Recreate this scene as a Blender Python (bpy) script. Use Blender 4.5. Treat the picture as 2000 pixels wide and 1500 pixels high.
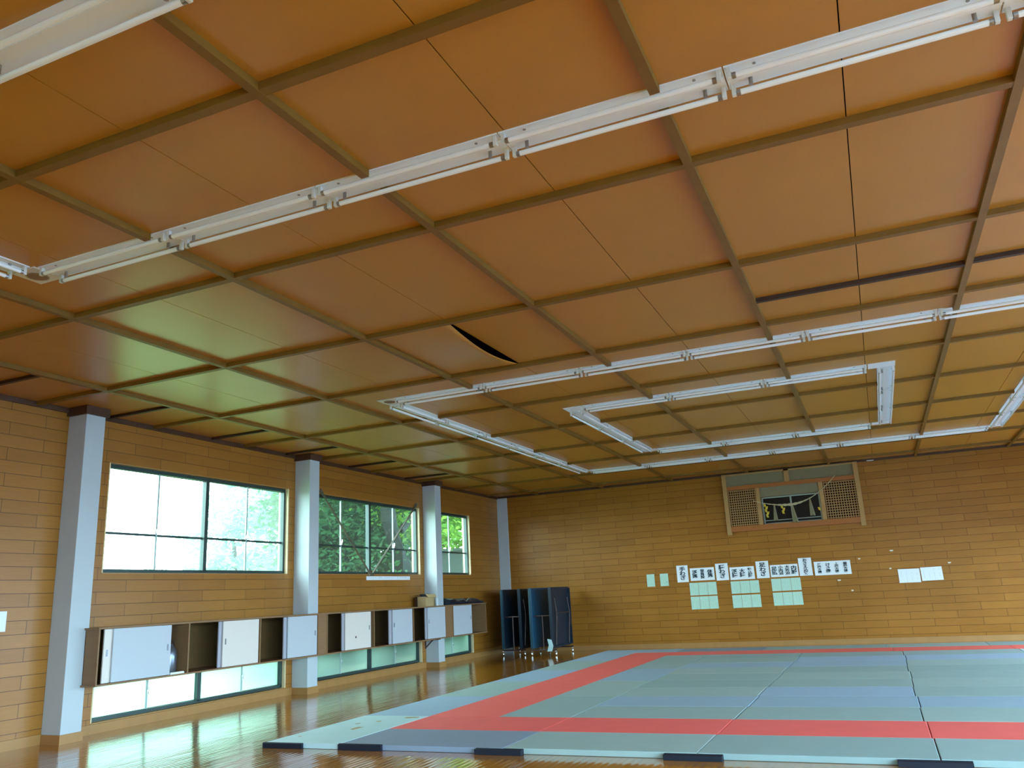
import bpy, bmesh, math, random
from mathutils import Matrix, Vector
import numpy as np
PI = math.pi
random.seed(7)
for o in list(bpy.data.objects): bpy.data.objects.remove(o)
S = bpy.context.scene
COL = S.collection

# ------------------------------------------------------------------ camera
cam_d = bpy.data.cameras.new('camera'); cam = bpy.data.objects.new('camera', cam_d); COL.objects.link(cam)
CR = [[0.91276769, 0.14705294, 0.38109129], [0.40539626, -0.21171366, -0.88928690], [-0.05009003, 0.96620534, -0.25286010]]
M4 = Matrix.Identity(4)
for i in range(3):
    for j in range(3): M4[i][j] = CR[i][j]
M4[0][3], M4[1][3], M4[2][3] = 9.225, -2.859, 1.392
cam.matrix_world = M4
cam_d.sensor_width = 36.0; cam_d.lens = 1583.48/2000*36; cam_d.clip_start = .05; cam_d.clip_end = 300
S.camera = cam
# ------------------------------------------------------------------ world, sun, exposure
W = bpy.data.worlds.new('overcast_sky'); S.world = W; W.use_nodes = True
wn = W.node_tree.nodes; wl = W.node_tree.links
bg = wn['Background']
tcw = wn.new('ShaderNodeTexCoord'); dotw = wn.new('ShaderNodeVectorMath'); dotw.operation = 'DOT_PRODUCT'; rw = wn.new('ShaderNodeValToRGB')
# overcast sky, brightness added behind and right of the camera to light the interior
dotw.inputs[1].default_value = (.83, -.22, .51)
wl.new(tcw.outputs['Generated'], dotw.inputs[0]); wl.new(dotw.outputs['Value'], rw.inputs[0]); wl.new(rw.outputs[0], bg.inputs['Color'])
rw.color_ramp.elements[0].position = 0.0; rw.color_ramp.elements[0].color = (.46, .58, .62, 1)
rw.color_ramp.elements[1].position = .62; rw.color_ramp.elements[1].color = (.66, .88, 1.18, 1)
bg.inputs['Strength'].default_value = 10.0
S.view_settings.view_transform = 'Standard'; S.view_settings.look = 'None'
S.view_settings.gamma = 1.0; S.view_settings.use_curve_mapping = False
S.view_settings.exposure = 1.6
sun_d = bpy.data.lights.new('sun', 'SUN'); sun = bpy.data.objects.new('sun', sun_d); COL.objects.link(sun)
sun_d.energy = 2.5; sun_d.angle = math.radians(3); sun_d.color = (1, .96, .85)
sun.rotation_euler = Vector((-.22, .30, .93)).to_track_quat('Z', 'Y').to_euler()
S.cycles.max_bounces = 9; S.cycles.diffuse_bounces = 6; S.cycles.glossy_bounces = 3
S.cycles.transmission_bounces = 4; S.cycles.transparent_max_bounces = 10
S.cycles.sample_clamp_indirect = 6; S.cycles.caustics_reflective = False; S.cycles.caustics_refractive = False
S.cycles.use_denoising = True

RX = 15.12; YB = 17.245; YF = -9.9; ZC = 4.01; ZT = 4.34
FRL = Matrix.Rotation(PI/2, 4, 'Z')                                           # left wall frame: X->+Y, Y->-X
FRR = Matrix.Translation((RX, 0, 0)) @ Matrix.Rotation(-PI/2, 4, 'Z')         # right
FRB = Matrix.Translation((0, YB, 0))                                          # back
FRF = Matrix.Translation((0, YF, 0)) @ Matrix.Rotation(PI, 4, 'Z')            # front

# ------------------------------------------------------------------ materials
def mat(name, col, rough=.6, spec=.5, metal=0, noise=0, nscale=8, coat=0, bump=0, bscale=50, stretch=(1, 1, 1)):
    m = bpy.data.materials.new(name); m.use_nodes = True
    nt = m.node_tree; p = nt.nodes['Principled BSDF']
    p.inputs['Base Color'].default_value = (*col, 1); p.inputs['Roughness'].default_value = rough
    p.inputs['Specular IOR Level'].default_value = spec; p.inputs['Metallic'].default_value = metal
    if coat: p.inputs['Coat Weight'].default_value = coat; p.inputs['Coat Roughness'].default_value = .12
    if noise or bump:
        tc = nt.nodes.new('ShaderNodeTexCoord'); mp = nt.nodes.new('ShaderNodeMapping'); mp.inputs['Scale'].default_value = stretch
        nt.links.new(tc.outputs['Object'], mp.inputs[0])
    if noise:
        n = nt.nodes.new('ShaderNodeTexNoise'); n.inputs['Scale'].default_value = nscale; n.inputs['Detail'].default_value = 5
        nt.links.new(mp.outputs[0], n.inputs['Vector'])
        mx = nt.nodes.new('ShaderNodeMix'); mx.data_type = 'RGBA'
        mx.inputs[6].default_value = (*[c*(1-noise) for c in col], 1); mx.inputs[7].default_value = (*[min(1, c*(1+noise)) for c in col], 1)
        nt.links.new(n.outputs['Fac'], mx.inputs[0]); nt.links.new(mx.outputs[2], p.inputs['Base Color'])
    if bump:
        b = nt.nodes.new('ShaderNodeTexNoise'); b.inputs['Scale'].default_value = bscale; b.inputs['Detail'].default_value = 3
        nt.links.new(mp.outputs[0], b.inputs['Vector'])
        bm = nt.nodes.new('ShaderNodeBump'); bm.inputs['Strength'].default_value = bump; bm.inputs['Distance'].default_value = .01
        nt.links.new(b.outputs['Fac'], bm.inputs['Height']); nt.links.new(bm.outputs[0], p.inputs['Normal'])
    return m

def plank_mat(name, phase, c1, c2, cm, rough):
    m = bpy.data.materials.new(name); m.use_nodes = True; nt = m.node_tree; N = nt.nodes; L = nt.links; p = N['Principled BSDF']
    tc = N.new('ShaderNodeTexCoord'); sp = N.new('ShaderNodeSeparateXYZ'); cb = N.new('ShaderNodeCombineXYZ')
    L.new(tc.outputs['Object'], sp.inputs[0])
    ax = N.new('ShaderNodeMath'); ax.operation = 'SUBTRACT'; ax.inputs[1].default_value = phase - 91.5
    az = N.new('ShaderNodeMath'); az.operation = 'SUBTRACT'; az.inputs[1].default_value = .02 - .1535*0
    L.new(sp.outputs['X'], ax.inputs[0]); L.new(sp.outputs['Z'], az.inputs[0]); L.new(ax.outputs[0], cb.inputs[0]); L.new(az.outputs[0], cb.inputs[1])
    br = N.new('ShaderNodeTexBrick'); br.offset = .5; br.inputs['Scale'].default_value = 1
    br.inputs['Brick Width'].default_value = .915; br.inputs['Row Height'].default_value = .1535
    br.inputs['Mortar Size'].default_value = .0036; br.inputs['Mortar Smooth'].default_value = .3; br.inputs['Bias'].default_value = 0
    br.inputs['Color1'].default_value = (*c1, 1); br.inputs['Color2'].default_value = (*c2, 1); br.inputs['Mortar'].default_value = (*cm, 1)
    L.new(cb.outputs[0], br.inputs['Vector'])
    mp = N.new('ShaderNodeMapping'); mp.inputs['Scale'].default_value = (1.2, 1, 22); L.new(tc.outputs['Object'], mp.inputs[0])
    n = N.new('ShaderNodeTexNoise'); n.inputs['Scale'].default_value = 3; n.inputs['Detail'].default_value = 6; L.new(mp.outputs[0], n.inputs['Vector'])
    n2 = N.new('ShaderNodeTexNoise'); n2.inputs['Scale'].default_value = .9; n2.inputs['Detail'].default_value = 2; L.new(tc.outputs['Object'], n2.inputs['Vector'])
    ad = N.new('ShaderNodeMath'); ad.operation = 'ADD'; L.new(n.outputs['Fac'], ad.inputs[0]); L.new(n2.outputs['Fac'], ad.inputs[1])
    mr = N.new('ShaderNodeMapRange'); mr.inputs[1].default_value = .6; mr.inputs[2].default_value = 1.4; mr.inputs[3].default_value = .84; mr.inputs[4].default_value = 1.14
    L.new(ad.outputs[0], mr.inputs[0])
    vm = N.new('ShaderNodeVectorMath'); vm.operation = 'SCALE'; L.new(br.outputs['Color'], vm.inputs[0]); L.new(mr.outputs[0], vm.inputs['Scale'])
    L.new(vm.outputs[0], p.inputs['Base Color']); p.inputs['Roughness'].default_value = rough; p.inputs['Specular IOR Level'].default_value = .5 if phase > .6 else .22
    bm = N.new('ShaderNodeBump'); bm.inputs['Strength'].default_value = .5; bm.inputs['Distance'].default_value = .004; bm.invert = True
    L.new(br.outputs['Fac'], bm.inputs['Height']); L.new(bm.outputs[0], p.inputs['Normal'])
    return m

WC1, WC2, WCM = (.365, .15, .020), (.315, .124, .015), (.085, .03, .006)
m_plank_l = plank_mat('honey_plank_panelling', .675, WC1, WC2, WCM, .36)
m_plank_b = plank_mat('honey_plank_panelling_back', .52, WC1, WC2, WCM, .36)
m_ceil = mat('varnished_plywood', (.48, .225, .032), .30, .37, noise=.07, nscale=2.2, bump=.04, bscale=160)
m_batten = mat('batten_wood', (.20, .098, .012), .5, .4, noise=.18, nscale=7)
m_dark = mat('dark_batten_wood', (.045, .018, .009), .55, .4, noise=.2, nscale=7)
m_trim = mat('dark_brown_trim', (.075, .030, .014), .5, .4, noise=.2, nscale=6)
m_base = mat('baseboard_wood', (.40, .20, .06), .4, .5, noise=.15, nscale=5)
m_jamb = mat('lit_jamb_wood', (.78, .62, .36), .5, .4, noise=.08, nscale=6)  # sky-lit cream painted into the wood of the side jambs
m_pillar = mat('white_painted_pillar', (.50, .55, .57), .55, .4, noise=.03, nscale=4, bump=.05, bscale=60)
m_void = mat('dark_ceiling_void', (.02, .008, .004), .9, .1)
m_alu = mat('grey_green_aluminium', (.035, .06, .055), .4, .5, metal=.2)
m_alul = mat('pale_aluminium_stile', (.42, .52, .49), .4, .5)
m_white = mat('fixture_white_enamel', (.84, .91, .97), .35, .5)
m_tube = mat('lamp_tube_glass', (.90, .94, .97), .12, .5)
m_socket = mat('lamp_holder_plastic', (.70, .72, .70), .4, .5)
m_metal = mat('starter_metal', (.35, .33, .33), .3, .5, metal=.8)
m_cover = mat('cream_cover_plate', (.72, .72, .68), .5, .4)
m_grille = mat('speaker_grille', (.42, .38, .30), .6, .3, noise=.3, nscale=90)
m_cab = mat('cabinet_wood', (.25, .135, .06), .5, .4, noise=.18, nscale=6, stretch=(1, 1, 6))
m_cabin = mat('cabinet_inner_plywood', (.15, .085, .03), .6, .3, noise=.2, nscale=5)
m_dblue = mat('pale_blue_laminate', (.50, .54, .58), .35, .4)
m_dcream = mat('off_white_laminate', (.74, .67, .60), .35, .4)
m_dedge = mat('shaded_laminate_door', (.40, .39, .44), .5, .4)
m_pull = mat('pull_metal', (.25, .27, .3), .3, .5, metal=.7)
m_brace = mat('brace_steel', (.14, .115, .08), .6, .3, noise=.2, nscale=14)
m_paper = mat('white_paper', (.84, .88, .90), .8, .2)
m_green = mat('pale_green_paper', (.52, .73, .58), .8, .2, noise=.05, nscale=12)
m_ink = mat('black_ink', (.03, .05, .06), .8, .1)
m_faint = mat('faint_ink', (.33, .55, .47), .8, .1)
m_grey = mat('grey_pencil', (.5, .62, .66), .8, .1)
m_navy = mat('navy_table_board', (.006, .018, .035), .45, .45, noise=.25, nscale=5)
m_navyl = mat('worn_blue_table_surface', (.015, .085, .16), .45, .45, noise=.35, nscale=14)
m_apron = mat('blue_steel_apron', (.02, .065, .09), .45, .45, noise=.2, nscale=9)
m_leg = mat('brown_painted_steel', (.07, .035, .03), .4, .5)
m_chrome = mat('chrome', (.85, .87, .9), .1, .5, metal=1)
m_rubber = mat('black_rubber', (.01, .01, .012), .6, .3)
m_navyrub = mat('navy_rubber_stopper', (.007, .011, .024), .6, .35)
m_shr = mat('shrine_pale_cypress', (.42, .23, .075), .5, .4, noise=.12, nscale=7)
m_shro = mat('shrine_reddish_board', (.36, .115, .018), .45, .4, noise=.12, nscale=4)
m_plast = mat('grey_plaster', (.24, .20, .12), .9, .2, noise=.08, nscale=12)
m_glassd = mat('dark_cabinet_glass', (.022, .014, .010), .3, .15)
m_rope = mat('straw_rope', (.50, .44, .27), .8, .2, noise=.2, nscale=60)
m_straw = mat('straw_tassel', (.26, .23, .13), .85, .2, noise=.25, nscale=70)
m_gold = mat('gold_foil', (.95, .80, .12), .25, .5, metal=.55)
m_card = mat('cardboard', (.48, .34, .16), .8, .2, noise=.08, nscale=9)
m_bag = mat('black_vinyl', (.012, .014, .022), .4, .4, noise=.2, nscale=9)
m_silver = mat('dull_silver', (.20, .23, .28), .3, .5, metal=.8)
m_lawn = mat('grass', (.055, .12, .025), .9, .1, noise=.4, nscale=3)
m_conc = mat('pale_concrete', (.085, .11, .095), .9, .2, noise=.12, nscale=.7)
m_pave = mat('grey_paving', (.20, .24, .30), .9, .2, noise=.1, nscale=1)
m_bark = mat('bark', (.013, .016, .012), .9, .1, noise=.35, nscale=4)
m_mark = mat('tape_residue', (.75, .66, .52), .8, .2)
m_noticef = mat('notice_teal', (.22, .50, .50), .3, .5)
m_roof = mat('grey_roof', (.12, .12, .12), .9, .2)

def glass_mat(name, tint, haze, rough=.0):
    m = bpy.data.materials.new(name); m.use_nodes = True; nt = m.node_tree; N = nt.nodes; L = nt.links
    N.remove(N['Principled BSDF']); out = N['Material Output']
    tr = N.new('ShaderNodeBsdfTransparent'); tr.inputs[0].default_value = (*tint, 1)
    gl = N.new('ShaderNodeBsdfGlossy'); gl.inputs['Roughness'].default_value = rough; gl.inputs[0].default_value = (1, 1, 1, 1)
    tl = N.new('ShaderNodeBsdfTranslucent'); tl.inputs[0].default_value = (*tint, 1)
    lw = N.new('ShaderNodeLayerWeight'); lw.inputs[0].default_value = .5
    pw = N.new('ShaderNodeMath'); pw.operation = 'POWER'; pw.inputs[1].default_value = 5; L.new(lw.outputs['Facing'], pw.inputs[0])
    fr = N.new('ShaderNodeMath'); fr.operation = 'MULTIPLY_ADD'; fr.inputs[1].default_value = .9; fr.inputs[2].default_value = .03; L.new(pw.outputs[0], fr.inputs[0])
    a = N.new('ShaderNodeMixShader'); a.inputs[0].default_value = haze; L.new(tr.outputs[0], a.inputs[1]); L.new(tl.outputs[0], a.inputs[2])
    b = N.new('ShaderNodeMixShader'); L.new(fr.outputs[0], b.inputs[0]); L.new(a.outputs[0], b.inputs[1]); L.new(gl.outputs[0], b.inputs[2])
    L.new(b.outputs[0], out.inputs[0]); return m
m_pane = glass_mat('clear_window_glass', (.90, .98, .95), .004)
m_panehazy = glass_mat('veiled_window_glass', (.90, .99, .96), .035)  # pale glare veil over the first window, put in as translucent haze
m_frost = glass_mat('frosted_window_glass', (.46, .61, .55), .90, .3)

def leaf_mat(name, c1, c2, tc):
    m = bpy.data.materials.new(name); m.use_nodes = True; nt = m.node_tree; N = nt.nodes; L = nt.links
    N.remove(N['Principled BSDF']); out = N['Material Output']
    t = N.new('ShaderNodeTexCoord'); n = N.new('ShaderNodeTexNoise'); n.inputs['Scale'].default_value = 1.3; n.inputs['Detail'].default_value = 5
    L.new(t.outputs['Object'], n.inputs['Vector']); mx = N.new('ShaderNodeMix'); mx.data_type = 'RGBA'; mx.inputs[6].default_value = (*c1, 1); mx.inputs[7].default_value = (*c2, 1)
    mr = N.new('ShaderNodeMapRange'); mr.inputs[1].default_value = .35; mr.inputs[2].default_value = .65; L.new(n.outputs['Fac'], mr.inputs[0]); L.new(mr.outputs[0], mx.inputs[0])
    d = N.new('ShaderNodeBsdfDiffuse'); tl = N.new('ShaderNodeBsdfTranslucent'); tl.inputs[0].default_value = (*tc, 1)
    L.new(mx.outputs[2], d.inputs[0]); a = N.new('ShaderNodeMixShader'); a.inputs[0].default_value = .45
    L.new(d.outputs[0], a.inputs[1]); L.new(tl.outputs[0], a.inputs[2]); L.new(a.outputs[0], out.inputs[0]); return m
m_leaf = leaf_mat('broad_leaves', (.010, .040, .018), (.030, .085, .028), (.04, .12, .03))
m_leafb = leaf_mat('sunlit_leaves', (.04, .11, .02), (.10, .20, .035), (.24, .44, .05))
m_leafp = leaf_mat('washed_out_leaves', (.13, .25, .19), (.19, .34, .25), (.22, .42, .28))  # window glare and overexposure painted in as paler leaf colours

def floor_mat():
    m = bpy.data.materials.new('varnished_strip_floor'); m.use_nodes = True; nt = m.node_tree; N = nt.nodes; L = nt.links; p = N['Principled BSDF']
    tc = N.new('ShaderNodeTexCoord'); sp = N.new('ShaderNodeSeparateXYZ'); cb = N.new('ShaderNodeCombineXYZ'); L.new(tc.outputs['Object'], sp.inputs[0])
    a = N.new('ShaderNodeMath'); a.inputs[1].default_value = 40; L.new(sp.outputs['Y'], a.inputs[0]); L.new(a.outputs[0], cb.inputs[0])
    b = N.new('ShaderNodeMath'); b.inputs[1].default_value = 40; L.new(sp.outputs['X'], b.inputs[0]); L.new(b.outputs[0], cb.inputs[1])
    br = N.new('ShaderNodeTexBrick'); br.offset = .37; br.inputs['Scale'].default_value = 1; br.inputs['Brick Width'].default_value = 1.3; br.inputs['Row Height'].default_value = .064
    br.inputs['Mortar Size'].default_value = .0012; br.inputs['Mortar Smooth'].default_value = .4
    br.inputs['Color1'].default_value = (.50, .20, .022, 1); br.inputs['Color2'].default_value = (.41, .155, .016, 1); br.inputs['Mortar'].default_value = (.15, .06, .015, 1)
    L.new(cb.outputs[0], br.inputs['Vector'])
    mp = N.new('ShaderNodeMapping'); mp.inputs['Scale'].default_value = (14, 1.1, 1); L.new(tc.outputs['Object'], mp.inputs[0])
    n = N.new('ShaderNodeTexNoise'); n.inputs['Scale'].default_value = 2; n.inputs['Detail'].default_value = 4; L.new(mp.outputs[0], n.inputs['Vector'])
    mr = N.new('ShaderNodeMapRange'); mr.inputs[3].default_value = .82; mr.inputs[4].default_value = 1.15; L.new(n.outputs['Fac'], mr.inputs[0])
    vm = N.new('ShaderNodeVectorMath'); vm.operation = 'SCALE'; L.new(br.outputs['Color'], vm.inputs[0]); L.new(mr.outputs[0], vm.inputs['Scale']); L.new(vm.outputs[0], p.inputs['Base Color'])
    p.inputs['Roughness'].default_value = .13; p.inputs['Specular IOR Level'].default_value = .6; p.inputs['Coat Weight'].default_value = .6; p.inputs['Coat Roughness'].default_value = .08
    wv = N.new('ShaderNodeTexWave'); wv.bands_direction = 'X'; wv.inputs['Scale'].default_value = .314/.064; wv.inputs['Distortion'].default_value = 1.1; wv.inputs['Detail'].default_value = 1; wv.inputs['Detail Scale'].default_value = .6
    L.new(tc.outputs['Object'], wv.inputs['Vector'])
    mp2 = N.new('ShaderNodeMapping'); mp2.inputs['Scale'].default_value = (9, 1.0, 1); L.new(tc.outputs['Object'], mp2.inputs[0])
    n3 = N.new('ShaderNodeTexNoise'); n3.inputs['Scale'].default_value = 1.2; n3.inputs['Detail'].default_value = 2; L.new(mp2.outputs[0], n3.inputs['Vector'])
    ad = N.new('ShaderNodeMath'); ad.operation = 'MULTIPLY_ADD'; ad.inputs[1].default_value = .22; L.new(wv.outputs['Fac'], ad.inputs[0]); L.new(n3.outputs['Fac'], ad.inputs[2])
    bm = N.new('ShaderNodeBump'); bm.inputs['Strength'].default_value = .42; bm.inputs['Distance'].default_value = .008; L.new(ad.outputs[0], bm.inputs['Height'])
    L.new(bm.outputs[0], p.inputs['Normal']); L.new(bm.outputs[0], p.inputs['Coat Normal'])
    return m
m_floor = floor_mat()
def tatami(name, col): return mat(name, col, .55, .35, noise=.07, nscale=5, bump=.12, bscale=260)
m_teal = [tatami('tatami_teal_a', (0.31, 0.44, 0.44)), tatami('tatami_teal_b', (0.34, 0.47, 0.46)), tatami('tatami_teal_c', (0.29, 0.42, 0.42))]
m_blue = [tatami('tatami_blue_a', (0.33, 0.47, 0.62)), tatami('tatami_blue_b', (0.31, 0.45, 0.57))]
m_slate = tatami('tatami_slate', (0.25, 0.32, 0.42))
m_red = [tatami('tatami_red_a', (0.97, 0.16, 0.14)), tatami('tatami_red_b', (0.93, 0.15, 0.14))]
m_palet = tatami('tatami_pale', (.50, .71, .74))

# ------------------------------------------------------------------ mesh helpers
def new_obj(name, me, parent=None, m=None):
    o = bpy.data.objects.new(name, me); COL.objects.link(o)
    if parent: o.parent = parent
    if m is not None and me is not None: me.materials.append(m)
    return o
class MB:
    def __init__(s): s.v = []; s.f = []
    def box(s, x0, x1, y0, y1, z0, z1):
        n = len(s.v)
        s.v += [(x0, y0, z0), (x1, y0, z0), (x1, y1, z0), (x0, y1, z0), (x0, y0, z1), (x1, y0, z1), (x1, y1, z1), (x0, y1, z1)]
        s.f += [(n, n+3, n+2, n+1), (n+4, n+5, n+6, n+7), (n, n+1, n+5, n+4), (n+1, n+2, n+6, n+5), (n+2, n+3, n+7, n+6), (n+3, n, n+4, n+7)]
        return s
    def obox(s, c, ax, ay, az):
        n = len(s.v); c = Vector(c); ax = Vector(ax); ay = Vector(ay); az = Vector(az)
        for k in ((-1, -1, -1), (1, -1, -1), (1, 1, -1), (-1, 1, -1), (-1, -1, 1), (1, -1, 1), (1, 1, 1), (-1, 1, 1)):
            s.v.append(tuple(c+ax*k[0]+ay*k[1]+az*k[2]))
        s.f += [(n, n+3, n+2, n+1), (n+4, n+5, n+6, n+7), (n, n+1, n+5, n+4), (n+1, n+2, n+6, n+5), (n+2, n+3, n+7, n+6), (n+3, n, n+4, n+7)]
        return s
    def tube(s, pts, r, seg=10, caps=True):
        pts = [Vector(p) for p in pts]; rs = r if isinstance(r, (list, tuple)) else [r]*len(pts); n0 = len(s.v)
        for i, p in enumerate(pts):
            t = (pts[min(i+1, len(pts)-1)]-pts[max(i-1, 0)]).normalized()
            up = Vector((0, 0, 1)) if abs(t.z) < .9 else Vector((1, 0, 0))
            a = t.cross(up).normalized(); b = t.cross(a).normalized()
            for k in range(seg):
                w = 2*PI*k/seg; s.v.append(tuple(p+(a*math.cos(w)+b*math.sin(w))*rs[i]))
        for i in range(len(pts)-1):
            for k in range(seg):
                q = n0+i*seg; s.f.append((q+k, q+(k+1) % seg, q+seg+(k+1) % seg, q+seg+k))
        if caps:
            s.f.append(tuple(n0+k for k in range(seg))[::-1]); e = n0+(len(pts)-1)*seg; s.f.append(tuple(e+k for k in range(seg)))
        return s
    def lathe(s, prof, c=(0, 0, 0), seg=20):
        n0 = len(s.v)
        for r, z in prof:
            for k in range(seg):
                w = 2*PI*k/seg; s.v.append((c[0]+r*math.cos(w), c[1]+r*math.sin(w), c[2]+z))
        for i in range(len(prof)-1):
            for k in range(seg):
                q = n0+i*seg; s.f.append((q+k, q+(k+1) % seg, q+seg+(k+1) % seg, q+seg+k))
        s.f.append(tuple(n0+k for k in range(seg))[::-1]); e = n0+(len(prof)-1)*seg; s.f.append(tuple(e+k for k in range(seg)))
        return s
    def mesh(s, name, smooth=False):
        me = bpy.data.meshes.new(name); me.from_pydata(s.v, [], s.f); me.update()
        if smooth:
            for p in me.polygons: p.use_smooth = True
            me.set_sharp_from_angle(angle=math.radians(40))
        return me
    def build(s, name, m, parent=None, bevel=0, smooth=False):
        o = new_obj(name, s.mesh(name, smooth), parent, m)
        if bevel:
            b = o.modifiers.new('bevel', 'BEVEL'); b.width = bevel; b.segments = 2; b.limit_method = 'ANGLE'
        return o
def tag(o, label, cat, group=None, kind=None):
    o['label'] = label; o['category'] = cat
    if group: o['group'] = group
    if kind: o['kind'] = kind
    return o
def empty(name, loc=(0, 0, 0), rz=0, mw=None):
    o = bpy.data.objects.new(name, None); COL.objects.link(o); o.empty_display_size = .1
    if mw is not None: o.matrix_world = mw
    else: o.location = loc; o.rotation_euler = (0, 0, rz)
    return o
def struct(o): o['kind'] = 'structure'; return o
def copy_tree(o, parent=None):
    c = o.copy(); COL.objects.link(c)
    if parent: c.parent = parent
    for ch in list(o.children): copy_tree(ch, c)
    return c
ORD = ['first', 'second', 'third', 'fourth', 'fifth', 'sixth', 'seventh', 'eighth', 'ninth', 'tenth']

# ------------------------------------------------------------------ shell
def wall(name, fr, u0, u1, holes, m):
    us = sorted({u0, u1, *[h[0] for h in holes], *[h[1] for h in holes]}); zs = sorted({-.02, ZT, *[h[2] for h in holes], *[h[3] for h in holes]})
    b = MB()
    for a, c in zip(us, us[1:]):
        for e, g in zip(zs, zs[1:]):
            uc, zc = (a+c)/2, (e+g)/2
            if any(h[0] < uc < h[1] and h[2] < zc < h[3] for h in holes): continue
            b.box(a, c, 0, .2, e, g)
    o = b.build(name, m); o.matrix_world = fr; return struct(o)
WU = (1.94, 3.405); WLO = (.115, .66)
BAYS = [(4.85, 8.55), (9.25, 13.03), (13.62, 15.50)]
FB = [(-.3, 3.2), (-4.9, -1.2), (-9.4, -5.6)]
LH = [(a, b, *z) for a, b in BAYS for z in (WU, WLO)] + [(-4.6, -.6, *WU), (-9.3, -5.4, *WU)]
RH = [(-b, -a, *z) for a, b in BAYS[:1] for z in (WU, WLO)]+[(-13.0, -9.3, .115, 2.35), (-16.9, -13.5, .115, 2.35)]+[(-3.9, -.1, .115, 3.5), (.7, 4.5, .115, 3.5), (5.4, 9.2, .115, 3.5)]  # unseen full-height glazing beside the camera, enlarged to brighten the interior
FH = [(-13.4, -9.6, .9, 3.4)]
wall('wall_left', FRL, YF-.2, YB+.2, LH, m_plank_l)
wall('wall_right', FRR, -YB-.2, -YF+.2, RH, m_plank_l)
wall('wall_front', FRF, -RX, 0, FH, m_plank_b)
SHX = (6.13, 8.99); SHZ = (2.72, 3.98)
wall('wall_back', FRB, 0, RX, [(SHX[0], SHX[1], SHZ[0], SHZ[1])], m_plank_b)
struct(MB().box(-.2, RX+.2, YF-.2, YB+.2, -.12, 0).build('floor', m_floor))

BX = [1.200, 3.004, 4.815, 6.648, 8.494, 10.31, 12.12, 13.92]
BY = [-9.15, -7.31, -5.48, -3.65, -1.815, .018, 1.860, 3.739, 5.543, 7.399, 9.209, 11.069, 12.90, 14.73, 16.52]
cb_ = MB(); xs = [0]
for a, b in zip(BX, BX[1:]): xs += [a, (a+b)/2+(.03 if a > 6 else .0)]
xs += [BX[-1], RX]; ys = [YF]+BY+[YB]; GAP = .0035
for i in range(len(xs)-1):
    for j in range(len(ys)-1):
        x0, x1, y0, y1 = xs[i]+GAP, xs[i+1]-GAP, ys[j]+.001, ys[j+1]-.001
        if abs(y0-3.74) < .01 and abs(x1-5.73) < .05:
            sg_ = MB(); n = 0; U, V = 12, 16
            for a in range(U+1):
                for k in range(V+1):
                    u, v = a/U, k/V
                    sg_.v.append((x0+(x1-x0)*u, y0+(y1-y0)*v, ZC-.085*math.sin(PI*v)*u*u))
            for a in range(U):
                for k in range(V):
                    q = n+a*(V+1)+k; sg_.f.append((q, q+1, q+V+2, q+V+1))
            so_ = struct(sg_.build('ceiling_panel', m_ceil, smooth=True)); md_ = so_.modifiers.new('thickness', 'SOLIDIFY'); md_.thickness = .006; md_.offset = 1
            continue
        cb_.box(x0, x1, y0, y1, ZC, ZC+.008)
struct(cb_.build('ceiling', m_ceil))
struct(MB().box(-.8, RX+.5, YF-.5, YB+.8, ZT, ZT+.25).build('roof', m_roof))
struct(MB().box(-.1, RX+.1, YF-.1, YB+.1, ZC+.12, ZC+.13).build('ceiling_void', m_void))

# fixture layout (rectangles in plan)
PW = .215
RB = dict(x0=3.42, x1=11.67, y0=6.10, y1=14.44); RBi = dict(x0=5.33, x1=9.78, y0=8.06, y1=12.68)
RA = dict(x0=3.42, x1=11.67, y0=-7.10, y1=1.215); RAi = dict(x0=5.33, x1=9.78, y0=-5.2, y1=-.64)
RECTS = [RB, RBi, RA, RAi]
tn = [0]
def trim(b, m):
    tn[0] += 1; return struct(b.build('trim_%d' % tn[0], m, bevel=0))
def cuts(lo, hi, ivs):
    out = []; a = lo
    for s, e in sorted(ivs):
        if s > a: out.append((a, min(s, hi)))
        a = max(a, e)
    if a < hi: out.append((a, hi))
    return [q for q in out if q[1]-q[0] > .05]
for x in BX:
    iv = []
    for r in RECTS:
        if r['x0'] < x < r['x1']: iv += [(r['y0'], r['y0']+PW), (r['y1']-PW, r['y1'])]
    b = MB()
    for s, e in cuts(YF, YB, iv): b.box(x-.028, x+.028, s, e, 3.962, ZC)
    trim(b, m_batten)
for y in BY:
    iv = []
    for r in RECTS:
        if r['y0'] < y < r['y1']: iv += [(r['x0'], r['x0']+PW), (r['x1']-PW, r['x1'])]
    b = MB()
    for s, e in cuts(0, RX, iv): b.box(s, e, y-.030, y+.030, 3.965, ZC)
    trim(b, m_batten)
for y in (2.92, 4.77, 6.66, 8.42, 10.30, 12.41):
    trim(MB().box(0, 1.17, y-.022, y+.022, 3.975, ZC), m_dark)
trim(MB().box(8.52, 10.285, 4.75, 4.80, 3.970, ZC), m_dark)
trim(MB().box(10.335, 12.09, 4.72, 4.77, 3.970, ZC), m_dark)
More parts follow.
